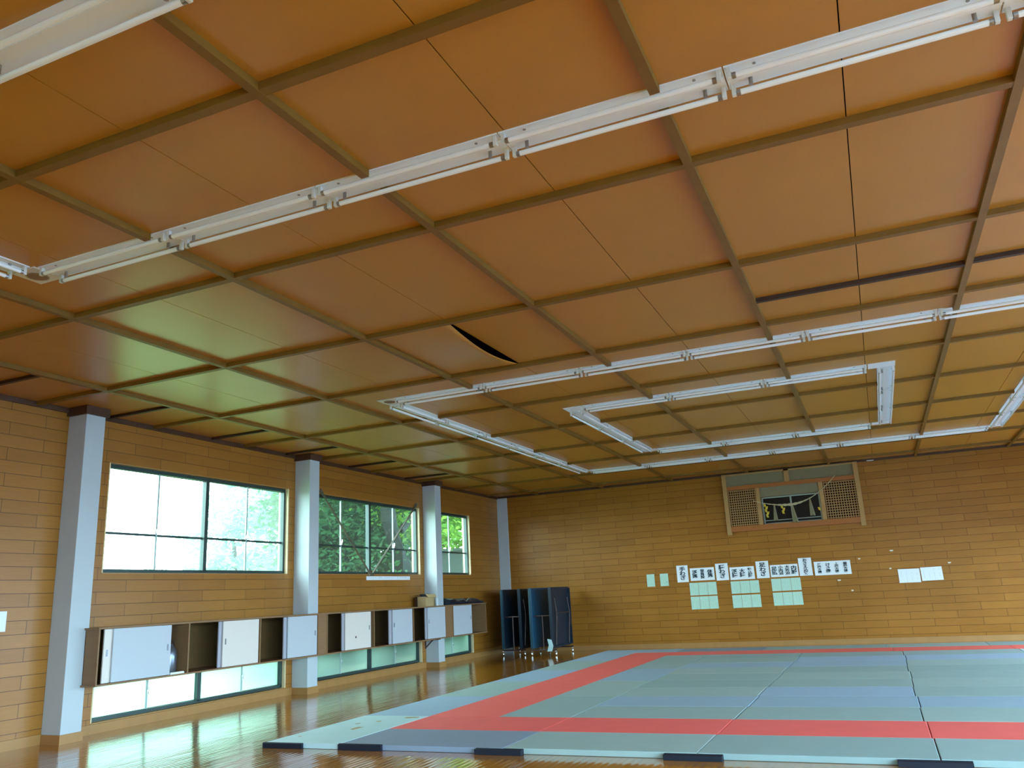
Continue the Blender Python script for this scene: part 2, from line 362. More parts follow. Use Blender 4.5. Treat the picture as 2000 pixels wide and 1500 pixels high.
# wall-head trim, baseboards, pillars
PIL = [(-9.2, -8.92), (-4.75, -4.47), (-.32, -.04), (4.19, 4.47), (8.71, 8.98), (13.19, 13.46)]
b = MB(); b.box(0, .03, YF, YB, 3.945, ZC)
for a, c in PIL: b.box(0, .355, a-.035, c+.035, 3.90, ZC-.001)
trim(b, m_trim)
trim(MB().box(0, RX, YB-.03, YB, 3.955, ZC-.001), m_trim)
trim(MB().box(RX-.03, RX, YF, YB, 3.945, ZC-.001), m_trim)
trim(MB().box(0, RX, YF, YF+.03, 3.945, ZC-.001), m_trim)
def bb(name, fr, u0, u1, h=.10):
    o = MB().box(u0, u1, -.018, 0, 0, h).box(u0, u1, -.022, 0, h, h+.012).build(name, m_base); o.matrix_world = fr; struct(o)
bb('baseboard_left', FRL, YF, YB); bb('baseboard_right', FRR, -YB, -YF); bb('baseboard_back', FRB, 0, RX); bb('baseboard_front', FRF, -RX, 0)
for k, (a, c) in enumerate(PIL):
    p = MB().box(0, .32, a, c, 0, 3.902).build('pillar', m_pillar, bevel=.006)
    where = ['nearest the front wall', 'second from the front wall', 'beside the speaker corner of the ceiling lights', 'left of the first big window', 'between the first and second big windows', 'behind the cardboard box, between second and third windows'][k]
    struct(p); p['label'] = 'white painted square pillar ' + where
    struct(MB().box(-.01, .335, a-.016, c+.016, 0, .105).build('baseboard_pillar', m_base, p))
p = struct(MB().box(0, .285, YB-.05, YB+.01, 0, 3.96).build('pillar', m_pillar)); p['label'] = 'narrow white pillar strip in the far left corner'
for k, (a, c) in enumerate(PIL):
    p = struct(MB().box(RX-.32, RX, a, c, 0, 3.902).build('pillar', m_pillar)); p['label'] = 'white painted square pillar on the right wall'

# ------------------------------------------------------------------ windows
wn_ = [0]
def window(fr, u0, u1, z0, z1, n, transom, pane, lower=False):
    wn_[0] += 1
    root = empty('window_%d' % wn_[0], mw=fr @ Matrix.Translation((u0, 0, z0))); struct(root)
    w = u1-u0; h = z1-z0
    j = MB(); j.box(0, .018, -.001, .20, .012, h-.012).box(w-.018, w, -.001, .20, .012, h-.012)
    j.build('side_jamb', m_jamb, root)
    MB().box(0, w, -.001, .20, h-.012, h).box(0, w, -.008, .20, 0, .012).build('window_frame', m_base, root)
    D = .085
    f = MB(); t = .042
    f.box(.022, .022+t, D-.03, D+.05, .018, h-.018).box(w-.022-t, w-.022, D-.03, D+.05, .018, h-.018).box(.022, w-.022, D-.03, D+.05, h-.018-t*1.1, h-.018).box(.022, w-.022, D-.03, D+.05, .018, .018+t)
    if n >= 4: f.box(w/2-.034, w/2+.034, D-.03, D+.05, .03, h-.03)
    f.build('outer_frame', m_alu, root)
    sw = (w-.044)/n
    for k in range(n):
        d = D+(.028 if k % 2 else .0); a = .022+k*sw; c = a+sw
        s = MB(); e = .027
        s.box(a, a+e, d-.012, d+.012, .04, h-.045).box(c-e, c, d-.012, d+.012, .04, h-.045)
        s2 = MB(); s2.box(a+e, c-e, d-.010, d+.010, h-.07, h-.045).box(a+e, c-e, d-.010, d+.010, .04, .065)
        if transom: s2.box(a+e, c-e, d-.010, d+.010, transom-z0-.016, transom-z0+.016)
        so = s.build('sash_stile', m_alul if k % 2 == 0 else m_alu, root)
        s2.build('sash_rail', m_alu, root)
        MB().box(a+e-.004, c-e+.004, d-.002, d+.002, .06, h-.06).build('pane', pane, root)
        if k % 2 == 0:
            zz = (transom-z0+.03) if transom else h*.45
            MB().box(c-.020, c-.004, d-.034, d-.012, zz, zz+.055).box(c-.016, c-.008, d-.045, d-.030, zz+.035, zz+.09).build('latch', m_chrome, root)
    return root
def portal(fr, u0, u1, z0, z1):
    l = bpy.data.lights.new('portal', 'AREA'); l.shape = 'RECTANGLE'; l.size = u1-u0; l.size_y = z1-z0; l.cycles.is_portal = True
    o = bpy.data.objects.new('portal', l); COL.objects.link(o)
    o.matrix_world = fr @ Matrix.Translation(((u0+u1)/2, .23, (z0+z1)/2)) @ Matrix.Rotation(PI/2, 4, 'X') @ Matrix.Rotation(PI, 4, 'Y') @ Matrix.Rotation(0, 4, 'Z')
    return o
for fr, H in ((FRL, LH), (FRR, RH), (FRF, FH)):
    for u0, u1, z0, z1 in H:
        lo = z1 < 1
        window(fr, u0, u1, z0, z1, 2 if u1-u0 < 2 else 4, None if (lo or z1 < 3) else 2.475, m_frost if lo else (m_panehazy if (fr is FRL and 4 < u0 < 5) else m_pane), lo)
        portal(fr, u0, u1, z0, z1)

# ------------------------------------------------------------------ ceiling fixtures
def make_fixture(L=1.27):
    root = empty('fluorescent_fixture')
    b = MB(); w = PW/2
    b.box(0, L, -w, w, -.006, 0).box(0, L, -w, -w+.003, -.010, -.006).box(0, L, w-.003, w, -.009, -.006).box(0, L, -.03, .03, -.016, -.006)
    b.box(0, .003, -w, w, -.010, -.006).box(L-.003, L, -w, w, -.010, -.006)
    b.build('reflector', m_white, root)
    T = .084
    for y in (-T, T):
        t = MB().tube([(.045, y, -.055), (L-.045, y, -.055)], .0162, 12); t.build('lamp_tube', m_tube, root, smooth=True)
        for x in (.022, L-.022):
            h = MB().box(x-.012, x+.012, y-.013, y+.013, -.070, -.006).build('lamp_holder', m_socket, root, bevel=.003)
            c = MB().tube([(x+(.014 if x < .5 else -.014), y, -.055), (x+(.034 if x < .5 else -.034), y, -.055)], .0172, 12).build('end_cap', m_metal, h)
    for x in (.115, L-.115):
        MB().tube([(x, T-.035, -.006), (x, T-.035, -.045)], .011, 12).tube([(x, T-.035, -.045), (x, T-.035, -.049)], .0125, 12).build('starter', m_metal, root, smooth=True)
    for x in (.15, L-.15):
        MB().tube([(x, -.07, -.006), (x, -.07, -.010)], .009, 10).build('screw', m_metal, root)
    return root
fix0 = make_fixture(); used = [False]
def place_fix(x, y, rz, L, label, group):
    if not used[0]: r = fix0; used[0] = True
    else: r = copy_tree(fix0)
    r.location = (x, y, ZC); r.rotation_euler = (0, 0, rz); r.scale = (L/1.27, 1, 1)
    tag(r, label, 'ceiling light', group)
def row_x(x0, x1, y, n, desc, grp, only=None):
    p = (x1-x0)/n
    for k in range(n):
        if only is not None and k not in only: continue
        place_fix(x0+k*p+.004, y, 0, p-.008, 'twin-tube light, %s from left %s' % (ORD[k], desc), grp)
def row_y(x, y0, y1, n, desc, grp, only=None, flip=1):
    p = (y1-y0)/n
    for k in range(n):
        if only is not None and k not in only: continue
        if flip > 0: place_fix(x, y1-k*p-.004, -PI/2, p-.008, 'twin-tube light, %s from back wall %s' % (ORD[k], desc), grp)
        else: place_fix(x, y1-(k+1)*p+.004, PI/2, p-.008, 'twin-tube light, %s from back wall %s' % (ORD[k], desc), grp)
h = PW/2
G1, G2, G3, G4 = 'lights of the far outer rectangle', 'lights of the far inner rectangle', 'lights of the near outer rectangle', 'lights of the near inner rectangle'
row_x(3.67, 11.45, RA['y1']-h, 6, 'in the long diagonal row nearest overhead', G3)
row_x(5.56, 9.55, RAi['y1']-h, 3, 'in the row at the top left corner', G4)
row_y(RA['x0']+h, -6.86, .97, 6, 'in the row at the left frame edge', G3, only=[0, 1, 2])
row_x(3.67, 11.45, RB['y0']+h, 6, 'in the near side of the outer rectangle', G1)
row_x(3.67, 11.45, RB['y1']-h, 6, 'in the far side of the outer rectangle by the shrine', G1)
row_y(RB['x0']+h, 6.36, 14.2, 6, 'in the left side of the outer rectangle', G1)
row_y(RB['x1']-h, 6.36, 14.2, 6, 'in the right side of the outer rectangle', G1, flip=-1)
row_x(5.62, 9.45, RBi['y0']+h, 3, 'in the near side of the inner rectangle', G2)
row_x(5.62, 9.45, RBi['y1']-h, 3, 'in the far side of the inner rectangle', G2)
row_y(RBi['x0']+h, 8.32, 12.42, 3, 'in the left side of the inner rectangle', G2)
row_y(RBi['x1']-h, 8.32, 12.42, 3, 'in the right side of the inner rectangle', G2, flip=-1)
def cover(x, y, sx, sy, label):
    return tag(MB().box(x, x+sx, y, y+sy, ZC-.010, ZC).build('corner_cover', m_cover if sx < .2 else m_white, bevel=.002), label, 'cover plate', 'corner covers of the ceiling lights')
def speaker(x, y, label):
    r = empty('ceiling_speaker', (x, y, ZC)); tag(r, label, 'speaker', 'ceiling speakers in light corners')
    MB().box(0, .25, 0, .25, -.012, 0).build('plate', m_cover, r, bevel=.002)
    g = MB().lathe([(.085, -.012), (.085, -.016), (.080, -.017)], (.125, .125, 0), 28)
    g.build('grille', m_grille, r)
    hb = MB()
    for i in range(-7, 8):
        for j in range(-7, 8):
            if i*i+j*j < 50: hb.box(.125+i*.0105-.003, .125+i*.0105+.003, .125+j*.0105-.003, .125+j*.0105+.003, -.0185, -.0168)
    hb.build('perforation', m_cab, r)
speaker(3.415, RA['y1']-.25+.01, 'square cream speaker plate with round grille in the near left corner of the lights')
speaker(3.415, RB['y0']-.01, 'square cream speaker plate in the left corner of the far outer light rectangle')
cover(3.43, 14.22, .22, .21, 'white corner plate at the far left corner of the outer rectangle')
cover(11.45, 14.22, .22, .22, 'white corner plate at the far right corner of the outer rectangle')
cover(11.45, 6.10, .22, .22, 'white corner plate at the near right corner of the outer rectangle')
cover(5.33, 8.06, .28, .25, 'white corner plate at the near left corner of the inner rectangle')
cover(9.46, 8.06, .32, .25, 'white corner plate at the near right corner of the inner rectangle')
cover(5.33, 12.44, .28, .23, 'white corner plate at the far left corner of the inner rectangle')
cover(9.46, 12.44, .32, .23, 'white corner plate at the far right corner of the inner rectangle')

# ------------------------------------------------------------------ wall cabinets
CXF = .55; CZ0, CZ1 = .60, 1.275; T = .022
def door(root, y0, y1, x, m, pull, spot=False):
    d = MB().box(x-.018, x, y0, y1, CZ0+T+.004, CZ1-T-.004).build('sliding_door', m, root)
    if pull is not None:
        yy = y0+.05 if pull < 0 else y1-.05
        MB().box(x-.001, x+.003, yy-.012, yy+.012, .93, 1.01).box(x-.002, x+.0045, yy-.005, yy+.005, .94, 1.0).build('finger_pull', m_pull, d)
    if spot: MB().box(x-.001, x+.0015, y0+.30, y0+.335, .81, .845).build('dark_stain', m_dark, d)
    return d
def cabinet(y0, y1, divs, label, notch):
    r = empty('wall_cabinet', (0, 0, 0)); tag(r, label, 'cabinet', 'cabinets along the window wall')
    def board(z0, z1, over):
        b = MB(); pts = [y0-over]+[v for n in notch for v in n]+[y1]
        segs = cuts(y0-over, y1, notch)
        for s, e in segs: b.box(.0, CXF+.02, s, e, z0, z1)
        for s, e in notch:
            s, e = max(s, y0-over), min(e, y1)
            if e > s: b.box(.325, CXF+.02, s, e, z0, z1)
        return b
    board(CZ1-T, CZ1, .02).build('top_board', m_cab, r); board(CZ0, CZ0+T, .02).build('bottom_board', m_cab, r)
    MB().box(.325 if notch and notch[0][0] <= y0 else .0, CXF, y0, y0+T, CZ0+T, CZ1-T).build('end_panel', m_cab, r)
    MB().box(0, CXF, y1-T, y1, CZ0+T, CZ1-T).build('end_panel', m_cab, r) if not (notch and notch[-1][1] >= y1) else MB().box(.325, CXF, y1-T, y1, CZ0+T, CZ1-T).build('end_panel', m_cab, r)
    for d in divs: MB().box(.01, CXF, d-.011, d+.011, CZ0+T, CZ1-T).build('divider', m_cab, r)
    b = MB()
    for s, e in cuts(y0+T, y1-T, notch): b.box(.002, .010, s, e, CZ0+T, CZ1-T)
    for s, e in notch:
        s, e = max(s, y0), min(e, y1)
        if e-s > .05: b.box(.325, .333, s, e, CZ0+T, CZ1-T)
    b.build('back_panel', m_cabin, r)
    return r
c = cabinet(4.42, 8.70, [5.855, 7.275], 'long brown wall cabinet under the first window, one very wide pale blue door', [(4.18, 4.48)])
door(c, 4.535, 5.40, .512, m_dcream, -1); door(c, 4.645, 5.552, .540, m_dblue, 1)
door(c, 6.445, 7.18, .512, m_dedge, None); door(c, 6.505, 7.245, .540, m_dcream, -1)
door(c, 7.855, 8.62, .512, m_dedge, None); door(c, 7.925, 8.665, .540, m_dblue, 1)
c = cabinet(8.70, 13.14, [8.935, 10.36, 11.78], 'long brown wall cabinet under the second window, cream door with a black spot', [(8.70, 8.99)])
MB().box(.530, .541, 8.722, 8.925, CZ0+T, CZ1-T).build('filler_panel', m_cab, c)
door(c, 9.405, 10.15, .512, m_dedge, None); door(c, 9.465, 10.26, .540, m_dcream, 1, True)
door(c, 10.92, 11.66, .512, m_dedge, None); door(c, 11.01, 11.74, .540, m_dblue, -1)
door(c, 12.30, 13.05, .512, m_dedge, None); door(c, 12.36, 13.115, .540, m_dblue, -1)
c = cabinet(13.14, 15.12, [13.46], 'short brown wall cabinet at the far end, single blue door, right half open', [(13.18, 13.47)])
MB().box(.530, .541, 13.18, 13.44, CZ0+T, CZ1-T).build('filler_panel', m_cab, c)
door(c, 13.49, 14.38, .540, m_dblue, 1)
k = MB().obox((.12, 12.98, .50), (.012, 0, 0), (0, .012, 0), (0, 0, .10)).obox((.30, 12.98, .588), (.18, 0, 0), (0, .012, 0), (0, 0, .011)).obox((.21, 12.98, .50), (.10, 0, .09), (0, .008, 0), (-.008, 0, .009))
tag(k.build('shelf_bracket', m_leg), 'dark steel bracket under the second wall cabinet beside the pillar', 'bracket')
# things in and on the cabinets
r = empty('kettle', (.40, 5.66, CZ0+T)); tag(r, 'dull silver kettle half hidden behind the wide blue door', 'kettle')
MB().lathe([(.085, .0), (.10, .03), (.105, .22), (.095, .30), (.06, .35), (.05, .36)], (0, 0, 0), 24).build('body', m_silver, r, smooth=True)
MB().lathe([(.055, .36), (.05, .375), (.015, .385), (.015, .40), (.008, .41)], (0, 0, 0), 20).build('lid', m_silver, r, smooth=True)
MB().tube([(0, .09, .30), (0, .075, .40), (0, 0, .43), (0, -.075, .40), (0, -.09, .30)], .006, 8).build('handle', m_rubber, r)
tag(MB().box(.515, .547, 5.565, 5.80, CZ0+T, CZ0+T+.02).box(.52, .545, 5.57, 5.79, CZ0+T+.02, CZ0+T+.026).build('paper_stack', m_paper), 'flat stack of white papers on the floor of the first cabinet', 'papers')
r = empty('cardboard_box', (.23, 12.80, CZ1)); tag(r, 'open cardboard box on the cabinet beside the far pillar', 'box')
bx = MB().box(-.13, .13, -.19, .19, 0, .008).box(-.13, -.124, -.19, .19, .008, .20).box(.124, .13, -.19, .19, .008, .20).box(-.124, .124, -.19, -.184, .008, .20).box(-.124, .124, .184, .19, .008, .20)
bx.build('body', m_card, r); MB().obox((.13+.03, 0, .215), (.035, 0, -.03), (0, .19, 0), (.002, 0, .002)).build('flap', m_card, r); MB().obox((-.10, -.197, .10), (.03, 0, 0), (0, .004, 0), (0, 0, .10)).build('flap', m_dark, r)
tag(MB().lathe([(.03, 0), (.08, .02), (.115, .09), (.118, .10), (.108, .095), (.075, .03), (.02, .012)], (.24, 12.78, CZ1+.155), 24).build('metal_bowl', m_silver, smooth=True), 'shiny metal bowl resting in the cardboard box', 'bowl')
tag(MB().lathe([(.032, 0), (.034, .02), (.034, .14), (.014, .175), (.014, .20)], (.42, 12.98, CZ1), 16).build('plastic_bottle', mat('cloudy_plastic', (.6, .66, .68), .25), smooth=True), 'small cloudy plastic bottle beside the cardboard box', 'bottle')
r = empty('equipment_bag', (.27, 14.35, CZ1)); tag(r, 'long flat black vinyl bag lying on the far cabinet', 'bag')
prof = [(-.22, 0), (-.23, .05), (-.20, .105), (-.08, .135), (.08, .13), (.20, .10), (.235, .05), (.22, 0)]
b = MB(); NS = 14; n = len(prof)
for i in range(NS+1):
    y = -.86+1.66*i/NS; kz = .86+.12*math.sin(i*1.3)+(.18 if i < 3 else 0)-(.25 if i > NS-2 else 0); kx = 1.0 if 0 < i < NS else .93
    for px, pz in prof: b.v.append((px*kx, y, pz*kz))
for i in range(NS):
    for q in range(n-1): a0 = i*n+q; b.f.append((a0, a0+1, a0+n+1, a0+n))
    b.f.append((i*n+n-1, i*n, (i+1)*n, (i+1)*n+n-1))
b.f.append(tuple(range(n))[::-1]); b.f.append(tuple(NS*n+q for q in range(n)))
b.build('body', m_bag, r, smooth=True)
MB().tube([(.21, -.5, .09), (.25, -.35, .12), (.26, -.2, .06), (.25, -.05, .12), (.21, .1, .09)], .009, 6).build('strap', m_pull, r)

# window braces, sill ruler, switch notice
def brace(p, q, label):
    p, q = Vector(p), Vector(q); d = (q-p); L = d.length/2; d.normalize(); nrm = Vector((1, 0, 0)); s = d.cross(nrm)
    r = empty('window_brace', (0, 0, 0)); tag(r, label, 'brace', 'steel braces over the second window')
    MB().obox((p+q)/2, d*L, s*.021, nrm*.004).obox((p+q)/2+s*.013+nrm*.012, d*L, s*.003, nrm*.012).build('bar', m_brace, r)
    MB().obox(p-d*.0, d*.05, s*.035, nrm*.006).build('end_plate', m_brace, r)
    return r
brace((.022, 9.44, 3.43), (.022, 11.02, 1.965), 'thin brown steel brace running down from the upper left of the second window')
brace((.055, 12.80, 3.44), (.055, 11.06, 1.965), 'thin brown steel brace running down from the upper right of the second window')
tag(MB().box(0, .05, 10.98, 11.13, 1.925, 1.955).box(.0, .012, 10.99, 11.12, 1.955, 2.03).build('brace_bracket', m_brace), 'small steel bracket where the two window braces meet', 'bracket')

def text_mesh(s, size, name='lettering', vertical=True):
    cu = bpy.data.curves.new(name, 'FONT'); cu.body = '\n'.join(s) if vertical else s; cu.size = size; cu.align_x = 'CENTER'; cu.align_y = 'CENTER'
    cu.space_line = .92; cu.offset = .0028*size/.1; cu.extrude = .0004; cu.resolution_u = 3
    o = bpy.data.objects.new(name, cu); COL.objects.link(o)
    dg = bpy.context.evaluated_depsgraph_get(); me = bpy.data.meshes.new_from_object(o.evaluated_get(dg))
    bpy.data.objects.remove(o); bpy.data.curves.remove(cu); return me
strip = tag(MB().box(0.002, .012, 10.92, 12.56, 1.838, 1.912).build('measuring_strip', m_paper), 'long white printed strip fixed below the sill of the second window', 'sign')
sm = MB()
random.seed(3)
for i in range(34):
    y = 11.0+i*.045+random.uniform(-.008, .008)
    if random.random() < .3: continue
    hh = random.uniform(.008, .02); sm.box(.012, .0135, y, y+random.uniform(.008, .022), 1.878, 1.878+hh)
sm.build('markings', m_grey, strip)
r = empty('wall_notice', (0, 3.40, 1.29)); tag(r, 'white framed notice with a teal panel on the left wall', 'notice')
MB().box(0, .016, -.10, .215, 0, .225).build('frame', m_paper, r, bevel=.003); MB().box(.016, .018, -.07, .13, .04, .19).build('panel', m_noticef, r); MB().box(.018, .019, -.05, .03, .15, .165).build('lettering', m_ink, r)

# ------------------------------------------------------------------ back wall papers
YW = YB-.001
def sheet(x0, x1, z0, z1, m, label, group, name='paper_sheet', tilt=0, curl=.004):
    r = bpy.data.objects.new(name, None)
    b = MB(); w = x1-x0; hh = z1-z0; n = 6
    vs = []
    for i in range(n+1):
        for j in range(3):
            u = i/n; v = j/2
            d = -.0015-curl*(abs(u-.5)*2)**3*(1 if v != 1 else .6)
            vs.append((-w/2+w*u, d, -hh/2+hh*v))
    b.v = vs+[(x, y-.0006, z) for x, y, z in vs]; K = len(vs)
    for i in range(n):
        for j in range(2):
            q = i*3+j; b.f.append((q, q+1, q+4, q+3)); b.f.append((K+q, K+q+3, K+q+4, K+q+1))
    for i in range(n): b.f += [(i*3, i*3+3, K+i*3+3, K+i*3), (i*3+2, K+i*3+2, K+i*3+5, i*3+5)]
    b.f += [(0, K, K+1, 1), (1, K+1, K+2, 2), (n*3, n*3+1, K+n*3+1, K+n*3), (n*3+1, n*3+2, K+n*3+2, K+n*3+1)]
    bpy.data.objects.remove(r)
    o = b.build(name, m); o.location = ((x0+x1)/2, YW, (z0+z1)/2); o.rotation_euler = (0, math.radians(tilt), 0)
    return tag(o, label, 'paper', group)
def write(o, s, x, z, size, m=m_ink, vertical=True, w=1.0):
    me = text_mesh(s, size, vertical=vertical); t = new_obj('lettering', me, o, m); me.materials.clear(); me.materials.append(m)
    t.location = (x, -.009, z); t.rotation_euler = (PI/2, 0, 0); t.scale = (w, 1, 1); return t
GH, GL = 'calligraphy headings on the back wall', 'calligraphy technique lists on the back wall'
heads = [((4.70, 4.975), (1.51, 1.905), '手わざ', 'leftmost'), ((5.636, 5.930), (1.505, 1.895), '腰わざ', 'second'), ((6.573, 6.86), (1.505, 1.89), '足わざ', 'third'), ((7.525, 7.81), (1.51, 1.905), 'おさえ込技', 'rightmost')]
for (x0, x1), (z0, z1), s, nm in heads:
    o = sheet(x0, x1, z0, z1, m_paper, 'tall white calligraphy sheet reading %s, %s of the four headings' % (s, nm), GH, tilt=random.uniform(-.6, .6))
    write(o, s, 0, .0, .112 if len(s) == 3 else .077, w=1.3)
lists = [((5.022, 5.60), (1.528, 1.822), ['浮落', '背負投', '体落'], 'first'), ((5.962, 6.525), (1.50, 1.79), ['浮腰', '大腰', '釣込腰'], 'second'),
         ((6.888, 7.50), (1.513, 1.786), ['足払', '小内刈', '大外刈', '内股'], 'third'), ((7.856, 8.63), (1.496, 1.80), ['縦四方固', 'けさ固', '上四方固', '横四方固'], 'fourth')]
for (x0, x1), (z0, z1), cols, nm in lists:
    n = len(cols); w = x1-x0
    o = sheet(x0, x1, z0, z1, m_paper, 'wide white calligraphy sheet with %d columns, %s from the left' % (n, nm), GL, tilt=random.uniform(-.5, .5))
    for i, s in enumerate(cols):
        sz = {2: .10, 3: .078, 4: .062}[len(s)]; write(o, s, -w/2+w*(i+.6)/n*.95, 0, sz, w=1.3)
GG = 'green printed sheets under the calligraphy'
def faint(o, w, hh, seed, m=m_faint, n=9):
    rr = random.Random(seed); b = MB()
    for c in range(4):
        x = -w*.36+w*.24*c; z = hh*.36
        while z > -hh*.34:
            l = rr.uniform(.01, .035)
            if rr.random() < .7: b.box(x-.003, x+.003, -.0068, -.0064, z-l, z)
            z -= l+.012
    b.build('printing', m, o)
tag_s = [((3.945, 4.14), (1.445, 1.74), 'left of the two single sheets'), ((4.278, 4.48), (1.445, 1.738), 'right of the two single sheets, near the headings')]
for i, ((x0, x1), (z0, z1), t) in enumerate(tag_s):
    o = sheet(x0, x1, z0, z1, m_green, 'pale green paper sheet, ' + t, 'single green sheets'); faint(o, x1-x0, z1-z0, i)
    if i: MB().box(.05, .062, -.0075, -.0064, -.06, -.045).build('pin', m_ink, o)
for bi, (gx0, gx1, tops) in enumerate([(4.975, 5.62, (1.482, 1.19, 1.160, .868)), (5.95, 6.602, (1.466, 1.186, 1.150, .863)), (6.875, 7.525, (1.475, 1.20, 1.165, .876))]):
    for rrow in range(2):
        z1, z0 = tops[rrow*2], tops[rrow*2+1]
        for k in range(3):
            w = (gx1-gx0)/3; x0 = gx0+k*w+.003; x1 = x0+w-.006
            o = sheet(x0, x1, z0, z1, m_green, 'pale green sheet, %s of three in the %s row of the %s block' % (['left', 'middle', 'right'][k], ['upper', 'lower'][rrow], ['left', 'middle', 'right'][bi]), GG, curl=.003)
            faint(o, w, z1-z0, 10+bi*10+rrow*3+k)
for x0, x1, z0, z1, t, tl in ((9.568, 9.995, 1.245, 1.535, 'left', .5), (10.018, 10.435, 1.268, 1.55, 'right', -.6)):
    o = sheet(x0, x1, z0, z1, m_paper, 'white handwritten sheet, %s of the pair on the right part of the wall' % t, 'pair of handwritten sheets', tilt=tl); faint(o, x1-x0, z1-z0, 77+int(x0), m_grey)
for i, (x, z, w) in enumerate(((9.51, 1.949, .07), (8.828, 1.815, .05), (9.43, 1.567, .045), (8.346, 1.373, .07), (8.59, 1.138, .05), (10.6, 1.62, .06))):
    b = MB().box(x-w/2, x+w/2, YB-.0015, YB, z-.012, z+.012).box(x-w/3, x+w/4, YB-.002, YB, z-.018, z+.006)
    tag(b.build('tape_scrap', m_mark), 'small pale scrap of old tape left on the back plank wall', 'tape', 'old tape scraps on the back wall')
tag(MB().box(9.30, 9.45, YB-.045, YB-.03, 3.96, 3.975).build('white_tag', m_paper), 'tiny white strip under the ceiling right of the shrine alcove', 'strip')

# ------------------------------------------------------------------ shrine alcove
r = empty('shrine_alcove', (0, YB, 0)); tag(r, 'wooden shrine alcove with lattice side panels high on the back wall', 'shrine')
YP = -.11
for x in (6.03, 8.99): MB().box(x, x+.10, YP, .0, 2.53, 3.965).build('post', m_shr, r, bevel=.004)
MB().box(7.475, 7.585, YP+.02, .02, 3.66, 3.965).build('post', m_shr, r)
MB().box(6.13, 8.99, YP+.015, .02, 3.585, 3.675).build('lintel', m_shro, r); MB().box(6.13, 8.99, YP+.02, .01, 3.93, 3.965).build('top_rail', m_shr, r)
for a, c in ((6.13, 7.475), (7.585, 8.99)): MB().box(a, c, YP+.05, YP+.06, 3.675, 3.93).build('plaster_panel', m_plast, r)
MB().box(6.13, 8.99, YP, .02, 2.60, 2.725).build('sill_board', m_shro, r, bevel=.003)
for x in (6.785, 8.20): MB().box(x, x+.095, YP+.01, .02, 2.725, 3.585).build('inner_post', m_shr, r, bevel=.003)
MB().box(6.88, 8.20, YP+.05, YP+.06, 3.36, 3.585).build('plaster_panel', m_plast, r)
for a, c in ((6.13, 6.785), (8.295, 8.99)):
    b = MB(); nx = 13; nz = 15
    for i in range(nx):
        x = a+(c-a)*(i+.5)/nx; b.box(x-.009, x+.009, YP+.045, YP+.057, 2.725, 3.585)
    for j in range(nz):
        z = 2.725+.86*(j+.5)/nz; b.box(a, c, YP+.057, YP+.067, z-.009, z+.009)
    b.build('lattice', m_shr, r)
    MB().box(a, c, .10, .11, 2.725, 3.585).build('dark_backing', m_void, r)
MB().box(SHX[0], SHX[1], .34, .36, 2.6, 4.0).box(SHX[0]-.02, SHX[0], 0.01, .36, 2.6, 4.0).box(SHX[1], SHX[1]+.02, 0.01, .36, 2.6, 4.0).box(SHX[0], SHX[1], .01, .36, 2.70, 2.72).box(SHX[0], SHX[1], .01, .36, 3.985, 4.0).build('alcove_box', m_shro, r)
for k, (a, c) in enumerate(((6.885, 7.56), (7.53, 8.195))):
    y = .02+.02*(1-k)
    g = MB().box(a, a+.035, y, y+.018, 2.735, 3.35).box(c-.035, c, y, y+.018, 2.735, 3.35).box(a, c, y, y+.018, 3.33, 3.358).box(a, c, y, y+.018, 2.735, 2.75).box(a, c, y, y+.018, 2.80, 2.818).build('glass_door', mat('pale_door_frame_%d' % k, (.42, .44, .36), .5), r)
    MB().box(a+.03, c-.03, y+.006, y+.010, 2.75, 3.33).build('door_glass', m_glassd, g)
# rope with tassels and gold papers: hangs in front
RY = -.16
def ropez(x):
    t = (x-7.52)
    return 3.125+ (.25*t*t if t < 0 else .50*t*t) 
pts = [(6.72+(8.58-6.72)*i/40) for i in range(41)]
rr = empty('sacred_rope', (0, YB, 0)); tag(rr, 'pale twisted straw rope sagging across the shrine alcove', 'rope')
rad = [.007+.020*math.exp(-((x-7.55)/.35)**2) for x in pts]
for ph in (0, PI):
    tw = [(x, RY+math.sin(i*1.25+ph)*rad[i]*.55, ropez(x)+math.cos(i*1.25+ph)*rad[i]*.55) for i, x in enumerate(pts)]
    MB().tube(tw, [q*.75 for q in rad], 8).build('strand', m_rope, rr, smooth=True)
for xe in (6.72, 8.58): MB().tube([(xe, RY-.01, ropez(xe)), (xe, YP+.05, ropez(xe)+.01)], .006, 6).build('end_tie', m_rope, rr)
def tassel(x, ln, w, lean):
    z = ropez(x); b = MB(); n = 14
    for i in range(n):
        a = 2*PI*i/n
        b.tube([(x+.008*math.cos(a), RY+.008*math.sin(a), z-.01), (x+lean*.3+w*.5*math.cos(a), RY+w*.4*math.sin(a), z-ln*.45), (x+lean+w*math.cos(a), RY+w*.6*math.sin(a), z-ln*(1-.03*(i % 3)))], [.007, w*.32, w*.30], 5)
    o = b.build('tassel', m_straw, rr); MB().tube([(x, RY, z-.025), (x, RY, z-.045)], .016, 8).build('binding', m_rope, o)
tassel(7.18, .37, .040, .0); tassel(7.58, .42, .045, .04); tassel(7.98, .40, .045, .02)
def shide(x, n, z0=None):
    z = (ropez(x) if z0 is None else z0); b = MB(); dx = 0; 
    b.obox((x, RY, z-.01), (.002, 0, 0), (0, .0008, 0), (0, 0, .03))
    for i in range(n):
        sgn = 1 if i % 2 else -1
        b.obox((x+sgn*.014+i*.008, RY-.006*sgn, z-.045-i*.062), (.026, .008*sgn, .006*sgn), (.0002, .0008, 0), (.008*sgn, .010, .036))
    b.build('gold_streamer', m_gold, rr)
shide(6.98, 5); shide(7.36, 3); shide(8.17, 1, 3.02); MB().tube([(8.17, RY, ropez(8.17)), (8.17, RY, 3.0)], .002, 5).build('thread', m_straw, rr)

